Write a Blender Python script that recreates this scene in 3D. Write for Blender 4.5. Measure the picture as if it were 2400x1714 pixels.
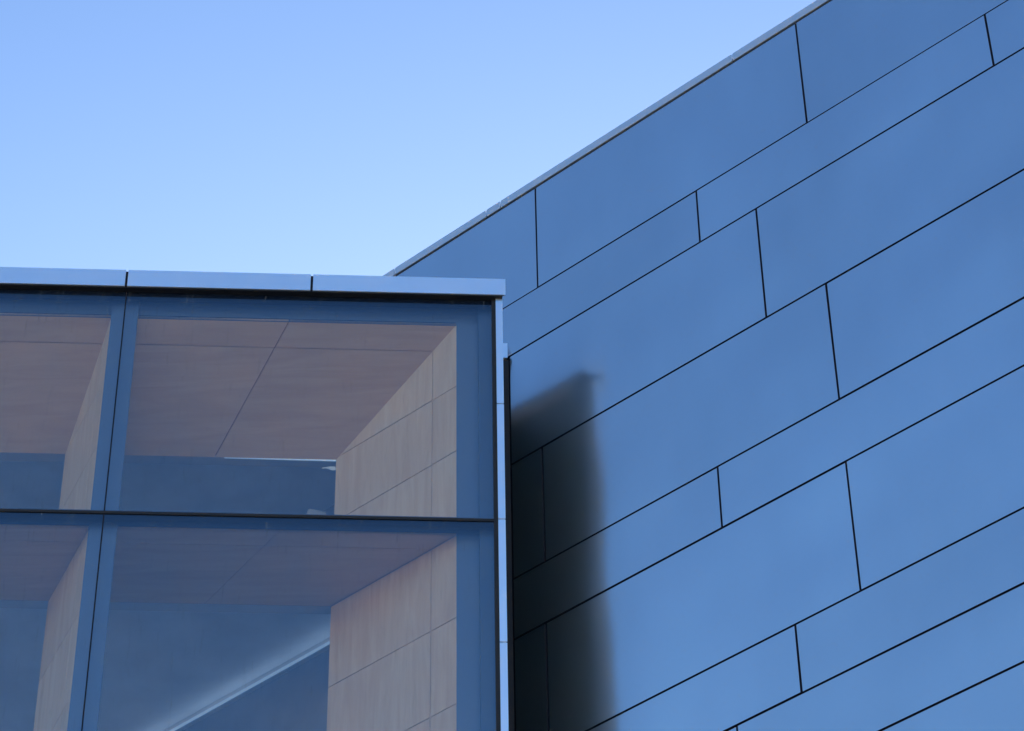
import bpy, bmesh, math, random
from mathutils import Vector, Matrix
random.seed(7)
for o in list(bpy.data.objects):
    bpy.data.objects.remove(o)
S = bpy.context.scene
COL = S.collection
R = math.radians

# ------------------------------------------------------------------ camera
PITCH, ROLL = R(42.0808), R(-0.9764)
fw = Vector((0, math.cos(PITCH), math.sin(PITCH)))
r0 = Vector((1, 0, 0)); u0 = Vector((0, -math.sin(PITCH), math.cos(PITCH)))
rv = r0 * math.cos(ROLL) + u0 * math.sin(ROLL)
uv = -r0 * math.sin(ROLL) + u0 * math.cos(ROLL)
cam = bpy.data.cameras.new('camera')
cam.lens = 104.3286; cam.sensor_width = 36; cam.clip_start = 0.1; cam.clip_end = 4000
co = bpy.data.objects.new('camera', cam); COL.objects.link(co)
M = Matrix((rv, uv, -fw)).transposed().to_4x4(); M.translation = Vector((0, 0, 1.6))
co.matrix_world = M
S.camera = co

# ------------------------------------------------------------------ sky, sun, exposure
SUN_AZ, SUN_EL = R(7), R(12.5)
w = bpy.data.worlds.new('World'); S.world = w; w.use_nodes = True
nt = w.node_tree; nt.nodes.clear()
sky = nt.nodes.new('ShaderNodeTexSky'); sky.sky_type = 'NISHITA'; sky.sun_disc = False
sky.sun_elevation = SUN_EL; sky.sun_rotation = SUN_AZ
sky.altitude = 0; sky.air_density = 1.5; sky.dust_density = 1.85; sky.ozone_density = 3.2
bg = nt.nodes.new('ShaderNodeBackground'); bg.inputs['Strength'].default_value = 0.122
wo = nt.nodes.new('ShaderNodeOutputWorld')
ga = nt.nodes.new('ShaderNodeGamma'); ga.inputs['Gamma'].default_value = 1.5   # the phone's punchy contrast, over the whole sky alike
nt.links.new(sky.outputs[0], ga.inputs[0]); hs = nt.nodes.new('ShaderNodeHueSaturation'); hs.inputs['Hue'].default_value = 0.509; hs.inputs['Saturation'].default_value = 1.04; hs.inputs['Value'].default_value = 1.85
nt.links.new(ga.outputs[0], hs.inputs['Color']); nt.links.new(hs.outputs[0], bg.inputs[0]); nt.links.new(bg.outputs[0], wo.inputs[0])
sl = bpy.data.lights.new('sun', 'SUN'); sl.energy = 5.0; sl.angle = R(0.5); sl.color = (1, .93, .82)
so = bpy.data.objects.new('sun', sl); COL.objects.link(so)
sd = Vector((math.sin(SUN_AZ) * math.cos(SUN_EL), math.cos(SUN_AZ) * math.cos(SUN_EL), math.sin(SUN_EL)))
so.rotation_euler = sd.to_track_quat('Z', 'Y').to_euler()
S.view_settings.view_transform = 'Standard'; S.view_settings.look = 'None'
S.view_settings.gamma = 1; S.view_settings.use_curve_mapping = False
S.view_settings.exposure = -0.15

# ------------------------------------------------------------------ axes of the place
AZW, AZB = R(-49.3657), R(86.5967)
az = lambda a: Vector((math.sin(a), math.cos(a), 0))
E1 = az(AZB)                       # along the bay front, to the right
NO = az(AZB + math.pi / 2)         # out of the bay front, towards the street
SD = az(AZW)                       # along the splayed walls, away from the street
WN = az(AZW + math.pi / 2)         # from the bay to the clad wall
C0 = Vector((-0.07564, 19.99986, 0))
PW = C0 + 0.70 * WN
F = lambda e, n, z=0.0: C0 + E1 * e + NO * n + Vector((0, 0, z))
W = lambda t, d, z=0.0: PW - SD * t - WN * d + Vector((0, 0, z))

# ------------------------------------------------------------------ materials
def mat(name):
    m = bpy.data.materials.new(name); m.use_nodes = True
    n = m.node_tree; p = n.nodes['Principled BSDF']
    return m, n, p
def N(n, t, **k):
    x = n.nodes.new(t)
    for a, v in k.items():
        if a.startswith('i_'):
            x.inputs[a[2:].replace('_', ' ')].default_value = v
        else: setattr(x, a, v)
    return x
def noise(n, vec_scale, scale, detail=3, rough=.5, coord='Object'):
    tc = N(n, 'ShaderNodeTexCoord'); mp = N(n, 'ShaderNodeMapping'); mp.inputs['Scale'].default_value = vec_scale
    no = N(n, 'ShaderNodeTexNoise'); no.inputs['Scale'].default_value = scale
    no.inputs['Detail'].default_value = detail; no.inputs['Roughness'].default_value = rough
    n.links.new(tc.outputs[coord], mp.inputs[0]); n.links.new(mp.outputs[0], no.inputs[0])
    return no, mp
def ramp(n, src, a, b, p0=.35, p1=.65):
    r = N(n, 'ShaderNodeValToRGB'); r.color_ramp.elements[0].color = (*a, 1); r.color_ramp.elements[1].color = (*b, 1)
    r.color_ramp.elements[0].position = p0; r.color_ramp.elements[1].position = p1
    n.links.new(src, r.inputs[0]); return r
def vary(n, col_out, amt):
    """each piece a touch lighter or darker than the next (object random)"""
    oi = N(n, 'ShaderNodeObjectInfo'); mr = N(n, 'ShaderNodeMapRange')
    mr.inputs['To Min'].default_value = 1 - amt; mr.inputs['To Max'].default_value = 1 + amt
    n.links.new(oi.outputs['Random'], mr.inputs[0])
    mx = N(n, 'ShaderNodeVectorMath', operation='SCALE')
    n.links.new(col_out, mx.inputs[0]); n.links.new(mr.outputs[0], mx.inputs['Scale'])
    return mx.outputs[0]

def metal(name, ca, cb, metallic, rough, bump, vamt=.02, bscale=.6):
    m, n, p = mat(name)
    no, _ = noise(n, (1, 1, .45), .8, 3)
    r = ramp(n, no.outputs['Fac'], ca, cb, .3, .7)
    n.links.new(vary(n, r.outputs[0], vamt), p.inputs['Base Color'])
    p.inputs['Metallic'].default_value = metallic
    n2, _ = noise(n, (1, 1, 1), 3.0, 4)
    rr = N(n, 'ShaderNodeMapRange'); rr.inputs['To Min'].default_value = rough * .92; rr.inputs['To Max'].default_value = rough * 1.08
    n.links.new(n2.outputs['Fac'], rr.inputs[0]); n.links.new(rr.outputs[0], p.inputs['Roughness'])
    n3, _ = noise(n, (1, 1, 1), bscale, 1)
    b = N(n, 'ShaderNodeBump'); b.inputs['Strength'].default_value = 1; b.inputs['Distance'].default_value = bump
    n.links.new(n3.outputs['Fac'], b.inputs['Height']); n.links.new(b.outputs[0], p.inputs['Normal'])
    return m
M_CLAD = metal('satin_cladding', (.88, .87, .88), (.99, .98, .99), 1.0, .135, .034, .035, .55)
n = M_CLAD.node_tree; p = n.nodes['Principled BSDF']; g2 = N(n, 'ShaderNodeBsdfGlossy'); g2.inputs['Roughness'].default_value = .34
n.links.new(p.inputs['Base Color'].links[0].from_socket, g2.inputs['Color']); n.links.new(p.inputs['Normal'].links[0].from_socket, g2.inputs['Normal'])
mx = N(n, 'ShaderNodeMixShader'); mx.inputs[0].default_value = .28
n.links.new(p.outputs[0], mx.inputs[1]); n.links.new(g2.outputs[0], mx.inputs[2])
n.links.new(mx.outputs[0], n.nodes['Material Output'].inputs[0])
M_COPE = metal('pale_grey_coping', (.74, .82, .92), (.78, .86, .95), .65, .32, .002)
M_TRIM = metal('satin_trim', (.78, .87, .97), (.82, .90, .99),   .80, .33, .002)
M_STEEL = metal('blue_grey_painted_steel', (.10, .16, .25), (.11, .17, .26), .0, .45, .0)
M_STEELD = metal('dark_spacer_panel', (.05, .09, .15), (.06, .10, .16), .0, .5, .0)
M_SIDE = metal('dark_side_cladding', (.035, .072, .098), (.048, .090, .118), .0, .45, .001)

def plain(name, c, rough=.7, c2=None, sc=6):
    m, n, p = mat(name)
    if c2 is None: c2 = tuple(x * .85 for x in c)
    no, _ = noise(n, (1, 1, 1), sc, 4)
    r = ramp(n, no.outputs['Fac'], c, c2)
    n.links.new(r.outputs[0], p.inputs['Base Color']); p.inputs['Roughness'].default_value = rough
    return m
M_BLACK = plain('black_gasket', (.006, .006, .010), .6)
M_EDGE = plain('dark_panel_edge', (.012, .012, .03), .8)
M_NAVY = plain('navy_joint_backing', (.004, .004, .016), .9)
M_PLASTER = plain('white_plaster', (.55, .57, .60), .9, sc=2)
M_ROOMCEIL = plain('room_ceiling_paint', (.80, .82, .85), .9, sc=2)
M_ROOMWALL = plain('blue_room_wall_paint', (.36, .42, .52), .9, sc=2)
M_FLOOR = plain('pale_floor', (.62, .60, .56), .5, sc=2)
M_ROOF = plain('roof_membrane', (.22, .22, .22), .9)
M_GROUND = plain('concrete_paving', (.30, .29, .27), .9, (.24, .235, .22), .4)
M_PATCH = plain('white_patch', (.80, .82, .80), .5)

def wood(name, axis, ca, cb):
    m, n, p = mat(name)
    # grain runs along the given axis; the vector is shifted per panel so that no two panels repeat
    tc = N(n, 'ShaderNodeTexCoord'); oi = N(n, 'ShaderNodeObjectInfo')
    sh = N(n, 'ShaderNodeVectorMath', operation='SCALE'); cmb = N(n, 'ShaderNodeCombineXYZ')
    for i in range(3): n.links.new(oi.outputs['Random'], cmb.inputs[i])
    n.links.new(cmb.outputs[0], sh.inputs[0]); sh.inputs['Scale'].default_value = 37
    ad = N(n, 'ShaderNodeVectorMath', operation='ADD')
    n.links.new(tc.outputs['Object'], ad.inputs[0]); n.links.new(sh.outputs[0], ad.inputs[1])
    mp = N(n, 'ShaderNodeMapping'); s = [7, 7, 7]; s[axis] = .7; mp.inputs['Scale'].default_value = s
    n.links.new(ad.outputs[0], mp.inputs[0])
    a = N(n, 'ShaderNodeTexNoise'); a.inputs['Scale'].default_value = .9; a.inputs['Detail'].default_value = 6
    a.inputs['Distortion'].default_value = 1.6; a.inputs['Roughness'].default_value = .6
    n.links.new(mp.outputs[0], a.inputs[0])
    mp2 = N(n, 'ShaderNodeMapping'); s = [60, 60, 60]; s[axis] = 1.5; mp2.inputs['Scale'].default_value = s
    n.links.new(ad.outputs[0], mp2.inputs[0])
    b = N(n, 'ShaderNodeTexNoise'); b.inputs['Scale'].default_value = 1.0; b.inputs['Detail'].default_value = 3
    n.links.new(mp2.outputs[0], b.inputs[0])
    mx = N(n, 'ShaderNodeMath', operation='MULTIPLY_ADD'); mx.inputs[1].default_value = .18
    n.links.new(b.outputs['Fac'], mx.inputs[0]); 
    m2 = N(n, 'ShaderNodeMath', operation='MULTIPLY'); m2.inputs[1].default_value = .82
    n.links.new(a.outputs['Fac'], m2.inputs[0]); n.links.new(m2.outputs[0], mx.inputs[2])
    r = ramp(n, mx.outputs[0], ca, cb, .36, .64)
    n.links.new(vary(n, r.outputs[0], .035), p.inputs['Base Color']); p.inputs['Roughness'].default_value = .6
    return m
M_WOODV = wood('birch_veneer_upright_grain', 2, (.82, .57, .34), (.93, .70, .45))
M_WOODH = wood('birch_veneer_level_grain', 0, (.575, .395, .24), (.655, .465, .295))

def glass():
    m = bpy.data.materials.new('coated_glass'); m.use_nodes = True; n = m.node_tree; n.nodes.clear()
    out = N(n, 'ShaderNodeOutputMaterial'); tr = N(n, 'ShaderNodeBsdfTransparent'); tr.inputs[0].default_value = (.93, .95, .97, 1)
    gl = N(n, 'ShaderNodeBsdfGlossy'); gl.inputs['Roughness'].default_value = .015; gl.inputs['Color'].default_value = (.72, .88, 1, 1)
    lw = N(n, 'ShaderNodeLayerWeight'); lw.inputs['Blend'].default_value = .5
    pw = N(n, 'ShaderNodeMath', operation='POWER'); pw.inputs[1].default_value = 4
    n.links.new(lw.outputs['Facing'], pw.inputs[0])
    ma = N(n, 'ShaderNodeMath', operation='MULTIPLY_ADD'); ma.inputs[1].default_value = .9; ma.inputs[2].default_value = .092
    n.links.new(pw.outputs[0], ma.inputs[0])
    mx = N(n, 'ShaderNodeMixShader'); n.links.new(ma.outputs[0], mx.inputs[0])
    # dark tone mixed in along the head of each pane, fading out downwards
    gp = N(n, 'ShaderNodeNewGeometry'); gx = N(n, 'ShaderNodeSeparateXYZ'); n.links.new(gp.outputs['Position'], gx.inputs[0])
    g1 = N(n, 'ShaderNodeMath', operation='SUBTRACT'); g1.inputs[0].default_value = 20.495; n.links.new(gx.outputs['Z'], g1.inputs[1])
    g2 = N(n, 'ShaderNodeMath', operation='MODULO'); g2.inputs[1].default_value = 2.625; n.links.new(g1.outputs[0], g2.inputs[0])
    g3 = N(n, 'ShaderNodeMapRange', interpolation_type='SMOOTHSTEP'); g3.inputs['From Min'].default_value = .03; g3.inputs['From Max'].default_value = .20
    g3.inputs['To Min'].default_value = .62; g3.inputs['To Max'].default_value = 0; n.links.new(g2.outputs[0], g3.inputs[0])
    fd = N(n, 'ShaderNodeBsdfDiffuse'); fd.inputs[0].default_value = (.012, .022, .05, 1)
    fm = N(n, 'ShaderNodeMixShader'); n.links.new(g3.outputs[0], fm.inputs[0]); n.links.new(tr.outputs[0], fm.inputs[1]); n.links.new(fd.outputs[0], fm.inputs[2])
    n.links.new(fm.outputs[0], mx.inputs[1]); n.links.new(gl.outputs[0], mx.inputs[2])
    # rain streaks and specks, thickest just under the head of each pane
    geo = N(n, 'ShaderNodeNewGeometry'); mp = N(n, 'ShaderNodeMapping'); mp.inputs['Scale'].default_value = (16, 16, 1.6)
    n.links.new(geo.outputs['Position'], mp.inputs[0])
    a = N(n, 'ShaderNodeTexNoise'); a.inputs['Scale'].default_value = 1.7; a.inputs['Detail'].default_value = 5; a.inputs['Roughness'].default_value = .65
    n.links.new(mp.outputs[0], a.inputs[0])
    mr = N(n, 'ShaderNodeMapRange'); mr.inputs['From Min'].default_value = .60; mr.inputs['From Max'].default_value = .78
    n.links.new(a.outputs['Fac'], mr.inputs[0])
    sx = N(n, 'ShaderNodeSeparateXYZ'); n.links.new(geo.outputs['Position'], sx.inputs[0])
    sb = N(n, 'ShaderNodeMath', operation='SUBTRACT'); sb.inputs[0].default_value = 20.495; n.links.new(sx.outputs['Z'], sb.inputs[1])
    md = N(n, 'ShaderNodeMath', operation='MODULO'); md.inputs[1].default_value = 2.625; n.links.new(sb.outputs[0], md.inputs[0])
    m2 = N(n, 'ShaderNodeMapRange'); m2.inputs['From Min'].default_value = 0; m2.inputs['From Max'].default_value = .42
    m2.inputs['To Min'].default_value = .35; m2.inputs['To Max'].default_value = .08
    n.links.new(md.outputs[0], m2.inputs[0])
    mu = N(n, 'ShaderNodeMath', operation='MULTIPLY'); n.links.new(mr.outputs[0], mu.inputs[0]); n.links.new(m2.outputs[0], mu.inputs[1])
    df = N(n, 'ShaderNodeBsdfDiffuse'); df.inputs[0].default_value = (.55, .56, .56, 1)
    mz = N(n, 'ShaderNodeMixShader'); n.links.new(mu.outputs[0], mz.inputs[0]); n.links.new(mx.outputs[0], mz.inputs[1]); n.links.new(df.outputs[0], mz.inputs[2])
    n.links.new(mz.outputs[0], out.inputs[0])
    return m
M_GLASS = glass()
def lamp(name, col, st):
    m, n, p = mat(name); p.inputs['Base Color'].default_value = (.8, .85, .9, 1)
    p.inputs['Emission Color'].default_value = (*col, 1); p.inputs['Emission Strength'].default_value = st
    return m
M_COVE = lamp('cove_light_tube', (.62, .82, 1.0), .95)
M_GLOW = lamp('lip_and_sliver_glow', (.5, .75, 1.0), .30)  # glow given to the pale cove lip and the head sliver

# ------------------------------------------------------------------ builders
def link(name, me, material, parent=None, kind=None, base=None):
    me.materials.append(material)
    o = bpy.data.objects.new(name, me); COL.objects.link(o)
    if parent is not None:
        me.transform(Matrix.Translation(-Vector(parent_base(parent)))); o.parent = parent
    elif base is not None:
        me.transform(Matrix.Translation(-Vector(base))); o.location = base
    if kind: o['kind'] = kind
    return o
def parent_base(p):
    v = Vector((0, 0, 0))
    while p is not None: v += p.location; p = p.parent
    return v
def hull(bottom, top, bevel=0.0):
    """prism between two point loops of equal length (world points)"""
    bm = bmesh.new(); b = [bm.verts.new(p) for p in bottom]; t = [bm.verts.new(p) for p in top]; k = len(b)
    bm.faces.new(b[::-1]); bm.faces.new(t)
    for i in range(k): bm.faces.new((b[i], b[(i + 1) % k], t[(i + 1) % k], t[i]))
    bmesh.ops.recalc_face_normals(bm, faces=bm.faces)
    if bevel: bmesh.ops.bevel(bm, geom=bm.edges[:], offset=bevel, segments=1, affect='EDGES', profile=.5)
    return bm
def fin_mesh(bm, name):
    me = bpy.data.meshes.new(name); bm.to_mesh(me); bm.free(); return me
def poly(name, pts, z0, z1, m, parent=None, bevel=0.0, frame=F, **k):
    """upright prism over a plan outline given in a local frame"""
    bm = hull([frame(a, b, z0) for a, b in pts], [frame(a, b, z1) for a, b in pts], bevel)
    return link(name, fin_mesh(bm, name), m, parent, **k)
def box(name, a0, a1, b0, b1, z0, z1, m, parent=None, bevel=0.0, frame=F, **k):
    return poly(name, [(a0, b0), (a1, b0), (a1, b1), (a0, b1)], z0, z1, m, parent, bevel, frame, **k)
def thing(name, label, cat, loc, group=None):
    o = bpy.data.objects.new(name, None); COL.objects.link(o); o.location = loc
    o['label'] = label; o['category'] = cat
    if group: o['group'] = group
    return o

# ------------------------------------------------------------------ ground
gm = bmesh.new(); bmesh.ops.create_circle(gm, cap_ends=True, segments=96, radius=1500)
g = link('ground', fin_mesh(gm, 'ground'), M_GROUND); g['kind'] = 'structure'

# ------------------------------------------------------------------ added unseen building behind the camera, bounces warm sunlight onto the bay
M_STONE = plain('pale_stone', (.62, .55, .46), .85, (.55, .49, .41), .5)
M_WIN = plain('dark_window', (.03, .04, .05), .15)
ob = thing('bounce_building', 'added unseen pale stone building behind the photographer, bouncing warm light', 'building', (0, -62, 0))
fr = lambda a, b, z: Vector((a, -62 - b, z))
box('wall', -75, 75, .3, 16, 0, 33.5, M_STONE, ob, frame=fr)
for i in range(9):
    box('spandrel', -75, 75, 0, .29, 3.9 * i if i else .03, 3.9 * i + 1.5, M_STONE, ob, frame=fr)
    for j in range(26):
        if i < 8: box('pier', -75 + 5.93 * j, -75 + 5.93 * j + 2.6, .01, .29, 3.9 * i + 1.5, 3.9 * i + 3.9, M_STONE, ob, frame=fr) if j < 25 else None
    if i < 8: box('window', -74.9, 74.9, .24, .297, 3.9 * i + 1.51, 3.9 * i + 3.89, M_WIN, ob, frame=fr)

# ------------------------------------------------------------------ clad wall building
wb = thing('metal_clad_building', 'tall building clad in staggered satin blue metal panels, filling the right side', 'building', W(0, 0))
box('wall_core', -9, 15, -9, -.016, 0, 22.66, M_NAVY, wb, frame=W)
WZ = [22.600, 21.236, 20.566, 19.220, 17.888, 17.218, 15.883, 15.213, 14.538]
WO = [-.16, 1.785, 2.432, -.155, 1.787, -.162, 2.425, 1.779, -.16]      # first upright joint of each course
z = WZ[-1]; pat = [1.335, 1.335, .67, 1.335, .67, .67]; offs = [-.16, 2.43, 1.785, -.16, 2.43, 1.785]; i = 0
WO = WO[:-1]
while z > 0.2:
    z2 = max(z - pat[i % 6], 0.03); WZ.append(z2); WO.append(offs[i % 6]); z = z2; i += 1
PER = 3.232; J = .0098
for r in range(len(WZ) - 1):
    zt, zb = WZ[r], WZ[r + 1]
    left = -9.0 if zt > 20.0 and r < 2 else -.525
    js = [WO[r] + PER * k for k in range(-4, 6)]
    js = [left] + [q for q in js if left + .05 < q < 14.5] + [14.9]
    jt = .007 if r == 1 else J
    jb = .007 if r == 0 else J
    for a, b in zip(js[:-1], js[1:]):
        ga = 0 if a == left else J * .95
        t0, t1, z0, z1 = a + ga, b - J * .95, zb + jb, zt - jt
        u, v, w0 = (random.uniform(-.0014, .0014) for _ in range(3))      # each panel hangs a hair out of true
        bm = hull([W(t0, -.014, z0), W(t1, -.014, z0), W(t1, -.014, z1), W(t0, -.014, z1)],
                  [W(t0, w0 - u - v, z0), W(t1, w0 + u - v, z0), W(t1, w0 + u + v, z1), W(t0, w0 - u + v, z1)], .0012)
        p = link('cladding_panel', fin_mesh(bm, 'cladding_panel'), M_CLAD, wb)
        p.data.materials.append(M_EDGE)
        for f in p.data.polygons:
            if abs(f.normal.dot(WN)) < .95: f.material_index = 1           # edges coloured dark, keeping bright reflections out of the joints
cj = [-9, -4.1, -2.05, -.80, -.61, 2.33, 5.4, 8.5, 11.6, 14.9]
for a, b in zip(cj[:-1], cj[1:]):
    box('coping', a + .007, b - .007, -.30, .012, 22.612, 22.708, M_COPE, wb, bevel=.002, frame=W)

# ------------------------------------------------------------------ glass bay building
bb = thing('glazed_bay_building', 'glass fronted bay lined with birch panels, under a pale metal coping', 'building', F(0, 0))
XL = -10.41                                    # left end (three panes)
JE = [0, -3.471, -6.942, XL]                   # centre lines of the glass joints
ZT = [20.495, 17.870, 15.245, 12.62, 9.995, 7.37, 4.745, 2.12, .02]
# roof, closing wall at the back of the gap, side wall
poly('roof', [(XL, -.17), (-.19, -.17), (-.90, -.93), (-.40, -.93), (-8.0, -8.2), (XL, -8.2)], 20.44, 20.68, M_ROOF, bb)
def side(s, d, z=0.0): return C0 + SD * s + WN * d + Vector((0, 0, z))
ce = [XL, -8.62, -6.90, -5.19, -3.477, -1.770, .027]
for a, b in zip(ce[:-1], ce[1:]):
    ga = .011 if a != XL else 0; gb = .011 if b != .027 else 0
    cut = 1.0344 * .16 if b == .027 else 0          # the last piece is mitred along the splayed side
    q = [F(a + ga, -.12), F(b - gb - cut, -.12), F(b - gb, .04), F(a + ga, .04)]
    bm = hull([v + Vector((0, 0, 20.507)) for v in q], [v + Vector((0, 0, 20.713)) for v in q], .0025)
    link('coping', fin_mesh(bm, 'coping'), M_TRIM, bb)
box('coping_backing', XL, -.14, -.115, .028, 20.515, 20.70, M_NAVY, bb)
box('soffit_strip', XL, -.005, -.17, .030, 20.495, 20.5045, M_BLACK, bb)
# closing wall of the gap and its coping
poly('gap_closing_wall', [(-.93, -.868), (.095, -.868), (-.02, -.98), (-.93, -.98)], 0, 20.52, M_BLACK, bb)
poly('gap_coping', [(-.93, -.845), (.087, -.845), (.02, -.99), (-.93, -.99)], 20.525, 20.715, M_TRIM, bb, bevel=.002)
# corner trim pieces
cz = [20.500, 19.198, 17.866, 16.539, 15.21, 13.88, 12.55, 11.22, 9.89, 8.56, 7.23, 5.9, 4.57, 3.24, 1.91, .02]
for zt, zb in zip(cz[:-1], cz[1:]):
    pts = [F(-.066, -.06, 0), F(-.066, 0, 0), F(-.003, 0, 0), side(.012, 0, 0), F(-.04, -.06, 0)]
    up = Vector((0, 0, 1))
    bm = hull([p + up * (zb + .006) for p in pts], [p + up * (zt - .006) for p in pts], 0)
    link('corner_trim', fin_mesh(bm, 'corner_trim'), M_TRIM, bb)
M_SIDETRIM = plain('pale_painted_side_trim', (.78, .80, .80), .45, (.74, .76, .76))
q = [side(.013, -.001), side(.185, -.001), side(.185, -.007), side(.03, -.007)]
link('side_trim', fin_mesh(hull([v + Vector((0, 0, .02)) for v in q], [v + Vector((0, 0, 20.50)) for v in q]), 'side_trim'), M_SIDETRIM, bb)
box('corner_seal', -.103, -.0665, -.084, -.012, 0, 20.494, M_BLACK, bb)
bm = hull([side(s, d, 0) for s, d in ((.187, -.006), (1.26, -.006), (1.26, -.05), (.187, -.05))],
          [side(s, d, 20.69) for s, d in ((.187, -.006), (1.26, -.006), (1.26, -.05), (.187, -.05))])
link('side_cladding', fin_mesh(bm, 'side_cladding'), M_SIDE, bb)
# glass, joints, transoms, posts
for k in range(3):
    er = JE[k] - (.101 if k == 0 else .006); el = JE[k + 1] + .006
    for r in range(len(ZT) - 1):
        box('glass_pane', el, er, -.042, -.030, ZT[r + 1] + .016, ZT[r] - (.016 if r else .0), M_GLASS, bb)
for k in (1, 2):
    box('glass_joint', JE[k] - .0055, JE[k] + .0055, -.048, -.027, 0.02, 20.494, M_NAVY, bb)
    e = JE[k]
    box('mullion_post', e - .128, e + .114, -.15, -.10, 0, 20.47, M_STEEL, bb)
for r in range(1, len(ZT) - 1):
    z = ZT[r]
    box('transom_gasket', XL, -.101, -.052, -.020, z - .0155, z + .0155, M_BLACK, bb, bevel=.002)
    box('transom', XL, -.101, -.15, -.055, z - .050, z + .050, M_STEELD, bb)
box('corner_post', -.424, -.226, -.17, -.15, 0, 20.47, M_STEEL, bb)
box('corner_spacer', -.225, -.098, -.15, -.085, 0, 20.47, M_STEELD, bb)
box('header', XL, -.226, -.16, -.152, 20.283, 20.49, M_STEEL, bb)

# ---- splayed wood lined reveals
def wallpanels(name, e0, n0, d, rows, cuts, total, parent):
    """wood panels on a vertical plane starting at (e0,n0) going along d; face on the -nrm side"""
    nrm = Vector((d.y, -d.x, 0))
    A = F(e0, n0)
    ss = [0] + cuts + [total]
    holder = poly_free(name, [A + nrm * .022, A + d * total + nrm * .022, A + d * total + nrm * .03, A + nrm * .03], rows[-1], rows[0], M_NAVY, parent)
    for zt, zb in zip(rows[:-1], rows[1:]):
        for a, b in zip(ss[:-1], ss[1:]):
            ga = .005 if a else 0; gb = .005 if b != total else 0
            q = [A + d * (a + ga), A + d * (b - gb), A + d * (b - gb) + nrm * .02, A + d * (a + ga) + nrm * .02]
            up = Vector((0, 0, 1))
            bm = hull([p + up * (zb + .005) for p in q], [p + up * (zt - .005) for p in q])
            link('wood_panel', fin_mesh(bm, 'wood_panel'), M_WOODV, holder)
    return holder
def poly_free(name, pts, z0, z1, m, parent):
    up = Vector((0, 0, 1))
    return link(name, fin_mesh(hull([p + up * z0 for p in pts], [p + up * z1 for p in pts]), name), m, parent)
D0, D1, DJ = .15, 1.20, .356
zc = lambda n: 20.29 - (n - D0) * .738
rowsU = [20.42, 19.535, 18.763, 17.93]
rowsL = [17.795, 16.905, 16.010, 15.31]
rowsG = [15.17, 14.28, 13.385, 12.68]
AZL = R(-25.3); DL = az(AZL); AZM = R(-14); DM = az(AZM)
for rows in (rowsU, rowsL, rowsG):
    wallpanels('side_wall', -.4245, -.152, SD, rows, [.296], 1.509, bb)
    wallpanels('fin_wall', -3.600, -.152, DL, rows, [.23], 1.134, bb)
    wallpanels('fin_wall', -7.071, -.152, DM, rows, [.23], 1.10, bb)
# bodies behind the panels
poly('side_wall_core', [(-.25, -.18), (-.38, -.18), (-1.476, -1.2), (-1.476, -1.32), (-.70, -1.32), (-.93, -1.0), (-1.01, -.90)], 0, 20.43, M_PLASTER, bb)
poly('fin_core', [(-3.575, -.155), (-3.36, -.155), (-3.77, -1.2), (-3.985, -1.2)], 0, 20.43, M_PLASTER, bb)
poly('fin_core', [(-7.045, -.155), (-6.83, -.155), (-7.1, -1.2), (-7.29, -1.2)], 0, 20.43, M_PLASTER, bb)

# lining ceilings: (front e at n=-.152, back e at n=-1.2) lines between which the panels lie
def ceiling(parent, lines, z_of, thick=.02, G=.0055):
    """panels between consecutive depth lines, cut once across at DJ"""
    pts = lambda l, n: (l[0] + (l[1] - l[0]) * (n - .152) / (1.2 - .152))
    up = Vector((0, 0, 1))
    q = [F(pts(lines[0], .152), -.152, z_of(.152)), F(pts(lines[-1], .152), -.152, z_of(.152)),
         F(pts(lines[-1], 1.2), -1.2, z_of(1.2)), F(pts(lines[0], 1.2), -1.2, z_of(1.2))]
    h = link('lining_ceiling', fin_mesh(hull([p + up * .022 for p in q], [p + up * .03 for p in q]), 'lining_ceiling'), M_NAVY, parent)
    for i in range(len(lines) - 1):
        for (n0, n1) in ((.152, DJ), (DJ, 1.2)):
            g0 = G if n0 == DJ else 0; g1 = G if n1 == DJ else 0
            ga = G if i else 0; gb = G if i < len(lines) - 2 else 0
            a, b = lines[i], lines[i + 1]
            q = [F(pts(a, n0 + g0) + ga, -(n0 + g0), z_of(n0 + g0)), F(pts(b, n0 + g0) - gb, -(n0 + g0), z_of(n0 + g0)),
                 F(pts(b, n1 - g1) - gb, -(n1 - g1), z_of(n1 - g1)), F(pts(a, n1 - g1) + ga, -(n1 - g1), z_of(n1 - g1))]
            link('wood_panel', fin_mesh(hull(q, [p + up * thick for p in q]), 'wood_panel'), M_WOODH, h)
RB = [(-3.357, -3.767), (-1.967, -2.637), (-.4265, -1.510)]
LB = [(-6.82, -7.09), (-5.25, -5.62), (-3.602, -4.012)]
LL = [(XL, XL), (-7.073, -7.33)]
for ln in (RB, LB, LL):
    ceiling(bb, ln, zc)
    for z in ZT[1:-1]:
        if z > 12: ceiling(bb, ln, lambda n, z=z: z - .072, G=.003)
# floor slabs of the bay (edge hidden behind the transoms) and of the rooms
for z in ZT[1:-1]:
    poly('bay_floor', [(XL, -.153), (-.43, -.153), (-1.50, -1.2), (XL, -1.2)], z - .04, z + .05, M_FLOOR, bb)
# head wall above the back openings
box('head_wall', XL, -.95, -1.32, -1.2, 19.517, 20.43, M_PLASTER, bb)
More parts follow.
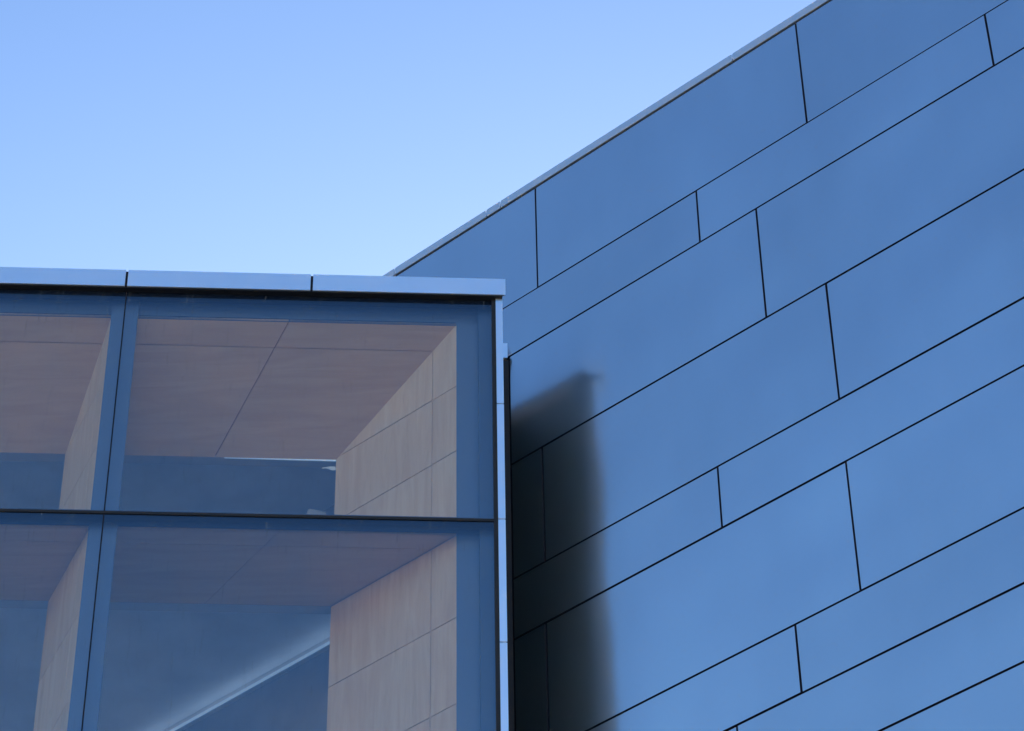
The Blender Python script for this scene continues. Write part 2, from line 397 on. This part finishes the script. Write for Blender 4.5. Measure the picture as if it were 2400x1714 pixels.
# rooms behind the openings
eroom = lambda n, off=0: -1.524 + off + 1.0344 * (-n + 2.08) * 1.0 if False else -1.524 + off + 1.0344 * (2.08 - n)
RD = 8.0
def roompoly(n0=1.205): return [(XL, -n0), (eroom(n0), -n0), (eroom(RD), -RD), (XL, -RD)]
poly('room_ceiling', roompoly(1.325), 19.70, 19.76, M_ROOMCEIL, bb)
poly('room_ceiling', roompoly(1.325), 18.12, 18.20, M_ROOMCEIL, bb)
poly('room_floor', roompoly(1.205), 18.36, 18.45, M_FLOOR, bb)
poly('room_floor', roompoly(1.205), 15.1, 15.2, M_FLOOR, bb)
box('head_wall', XL, -.7, -1.32, -1.206, 17.80, 18.44, M_PLASTER, bb)
poly('room_side_wall', [(eroom(1.0), -1.0), (eroom(RD), -RD), (eroom(RD) + .1, -RD), (eroom(1.0) + .1, -1.0)], 15.2, 17.984, M_ROOMWALL, bb)
poly('cove_back', [(eroom(1.0), -1.0), (eroom(RD), -RD), (eroom(RD) + .1, -RD), (eroom(1.0) + .1, -1.0)], 17.985, 18.35, M_ROOMCEIL, bb)
poly('room_side_wall', [(eroom(1.0), -1.0), (eroom(RD), -RD), (eroom(RD) + .1, -RD), (eroom(1.0) + .1, -1.0)], 18.351, 20.4, M_ROOMWALL, bb)
box('room_back_wall', XL, eroom(RD), -RD - .1, -RD, 0, 20.4, M_PLASTER, bb)
box('room_end_wall', XL - .1, XL, -1.32, 0, 0, 20.43, M_PLASTER, bb)
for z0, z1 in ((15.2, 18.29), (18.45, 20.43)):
    box('added_end_glass', XL - .03, XL - .015, -RD, -1.33, z0, z1, M_GLASS, bb)  # unseen glazed end, added to let daylight brighten the rooms
# light strip at the wall head of the lower room
poly('cove_ledge', [(eroom(1.4, -.075), -1.4), (eroom(7.9, -.075), -7.9), (eroom(7.9, -.001), -7.9), (eroom(1.4, -.001), -1.4)], 17.985, 18.0, M_ROOMCEIL, bb)
poly('cove_lip', [(eroom(1.4, -.085), -1.4), (eroom(7.9, -.085), -7.9), (eroom(7.9, -.076), -7.9), (eroom(1.4, -.076), -1.4)], 17.978, 18.012, M_GLOW, bb)
poly('cove_light', [(eroom(1.4, -.065), -1.4), (eroom(7.9, -.065), -7.9), (eroom(7.9, -.025), -7.9), (eroom(1.4, -.025), -1.4)], 18.003, 18.02, M_COVE, bb)
# self-glowing sliver of painted daylight at the upper opening's head, opening up towards the corner
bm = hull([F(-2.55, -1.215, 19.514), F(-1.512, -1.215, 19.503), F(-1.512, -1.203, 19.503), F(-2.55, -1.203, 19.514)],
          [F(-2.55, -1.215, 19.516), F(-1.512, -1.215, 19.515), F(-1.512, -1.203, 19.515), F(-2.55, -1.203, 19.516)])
link('daylight_sliver', fin_mesh(bm, 'daylight_sliver'), M_GLOW, bb)

# ------------------------------------------------------------------ jagged pale patches on the back opening
M_DULL = plain('dull_patch', (.34, .33, .30), .7)
def scrap(pts, label, m=None):
    q = [F(e, -1.19, z) for e, z in pts]
    bm = hull([p for p in q], [p + NO * .004 for p in q])
    base = F(sum(e for e, z in pts) / len(pts), -1.19, min(z for e, z in pts))
    o = link('pale_patch', fin_mesh(bm, 'pale_patch'), m or M_PATCH, base=base)
    o['label'] = label; o['category'] = 'film'; o['group'] = 'jagged pale patches in the upper opening'
scrap([(-1.640, 19.392), (-1.622, 19.404), (-1.590, 19.412), (-1.560, 19.420), (-1.513, 19.418), (-1.513, 19.378), (-1.540, 19.370), (-1.560, 19.377), (-1.583, 19.392), (-1.612, 19.394)],
      'jagged white patch just under the opening head, touching the birch side wall')
scrap([(-1.76, 18.862), (-1.745, 18.905), (-1.70, 18.900), (-1.64, 18.885), (-1.585, 18.868), (-1.585, 18.82), (-1.76, 18.82)],
      'dull pale patch just above the dark transom, left of the birch side wall', M_DULL)
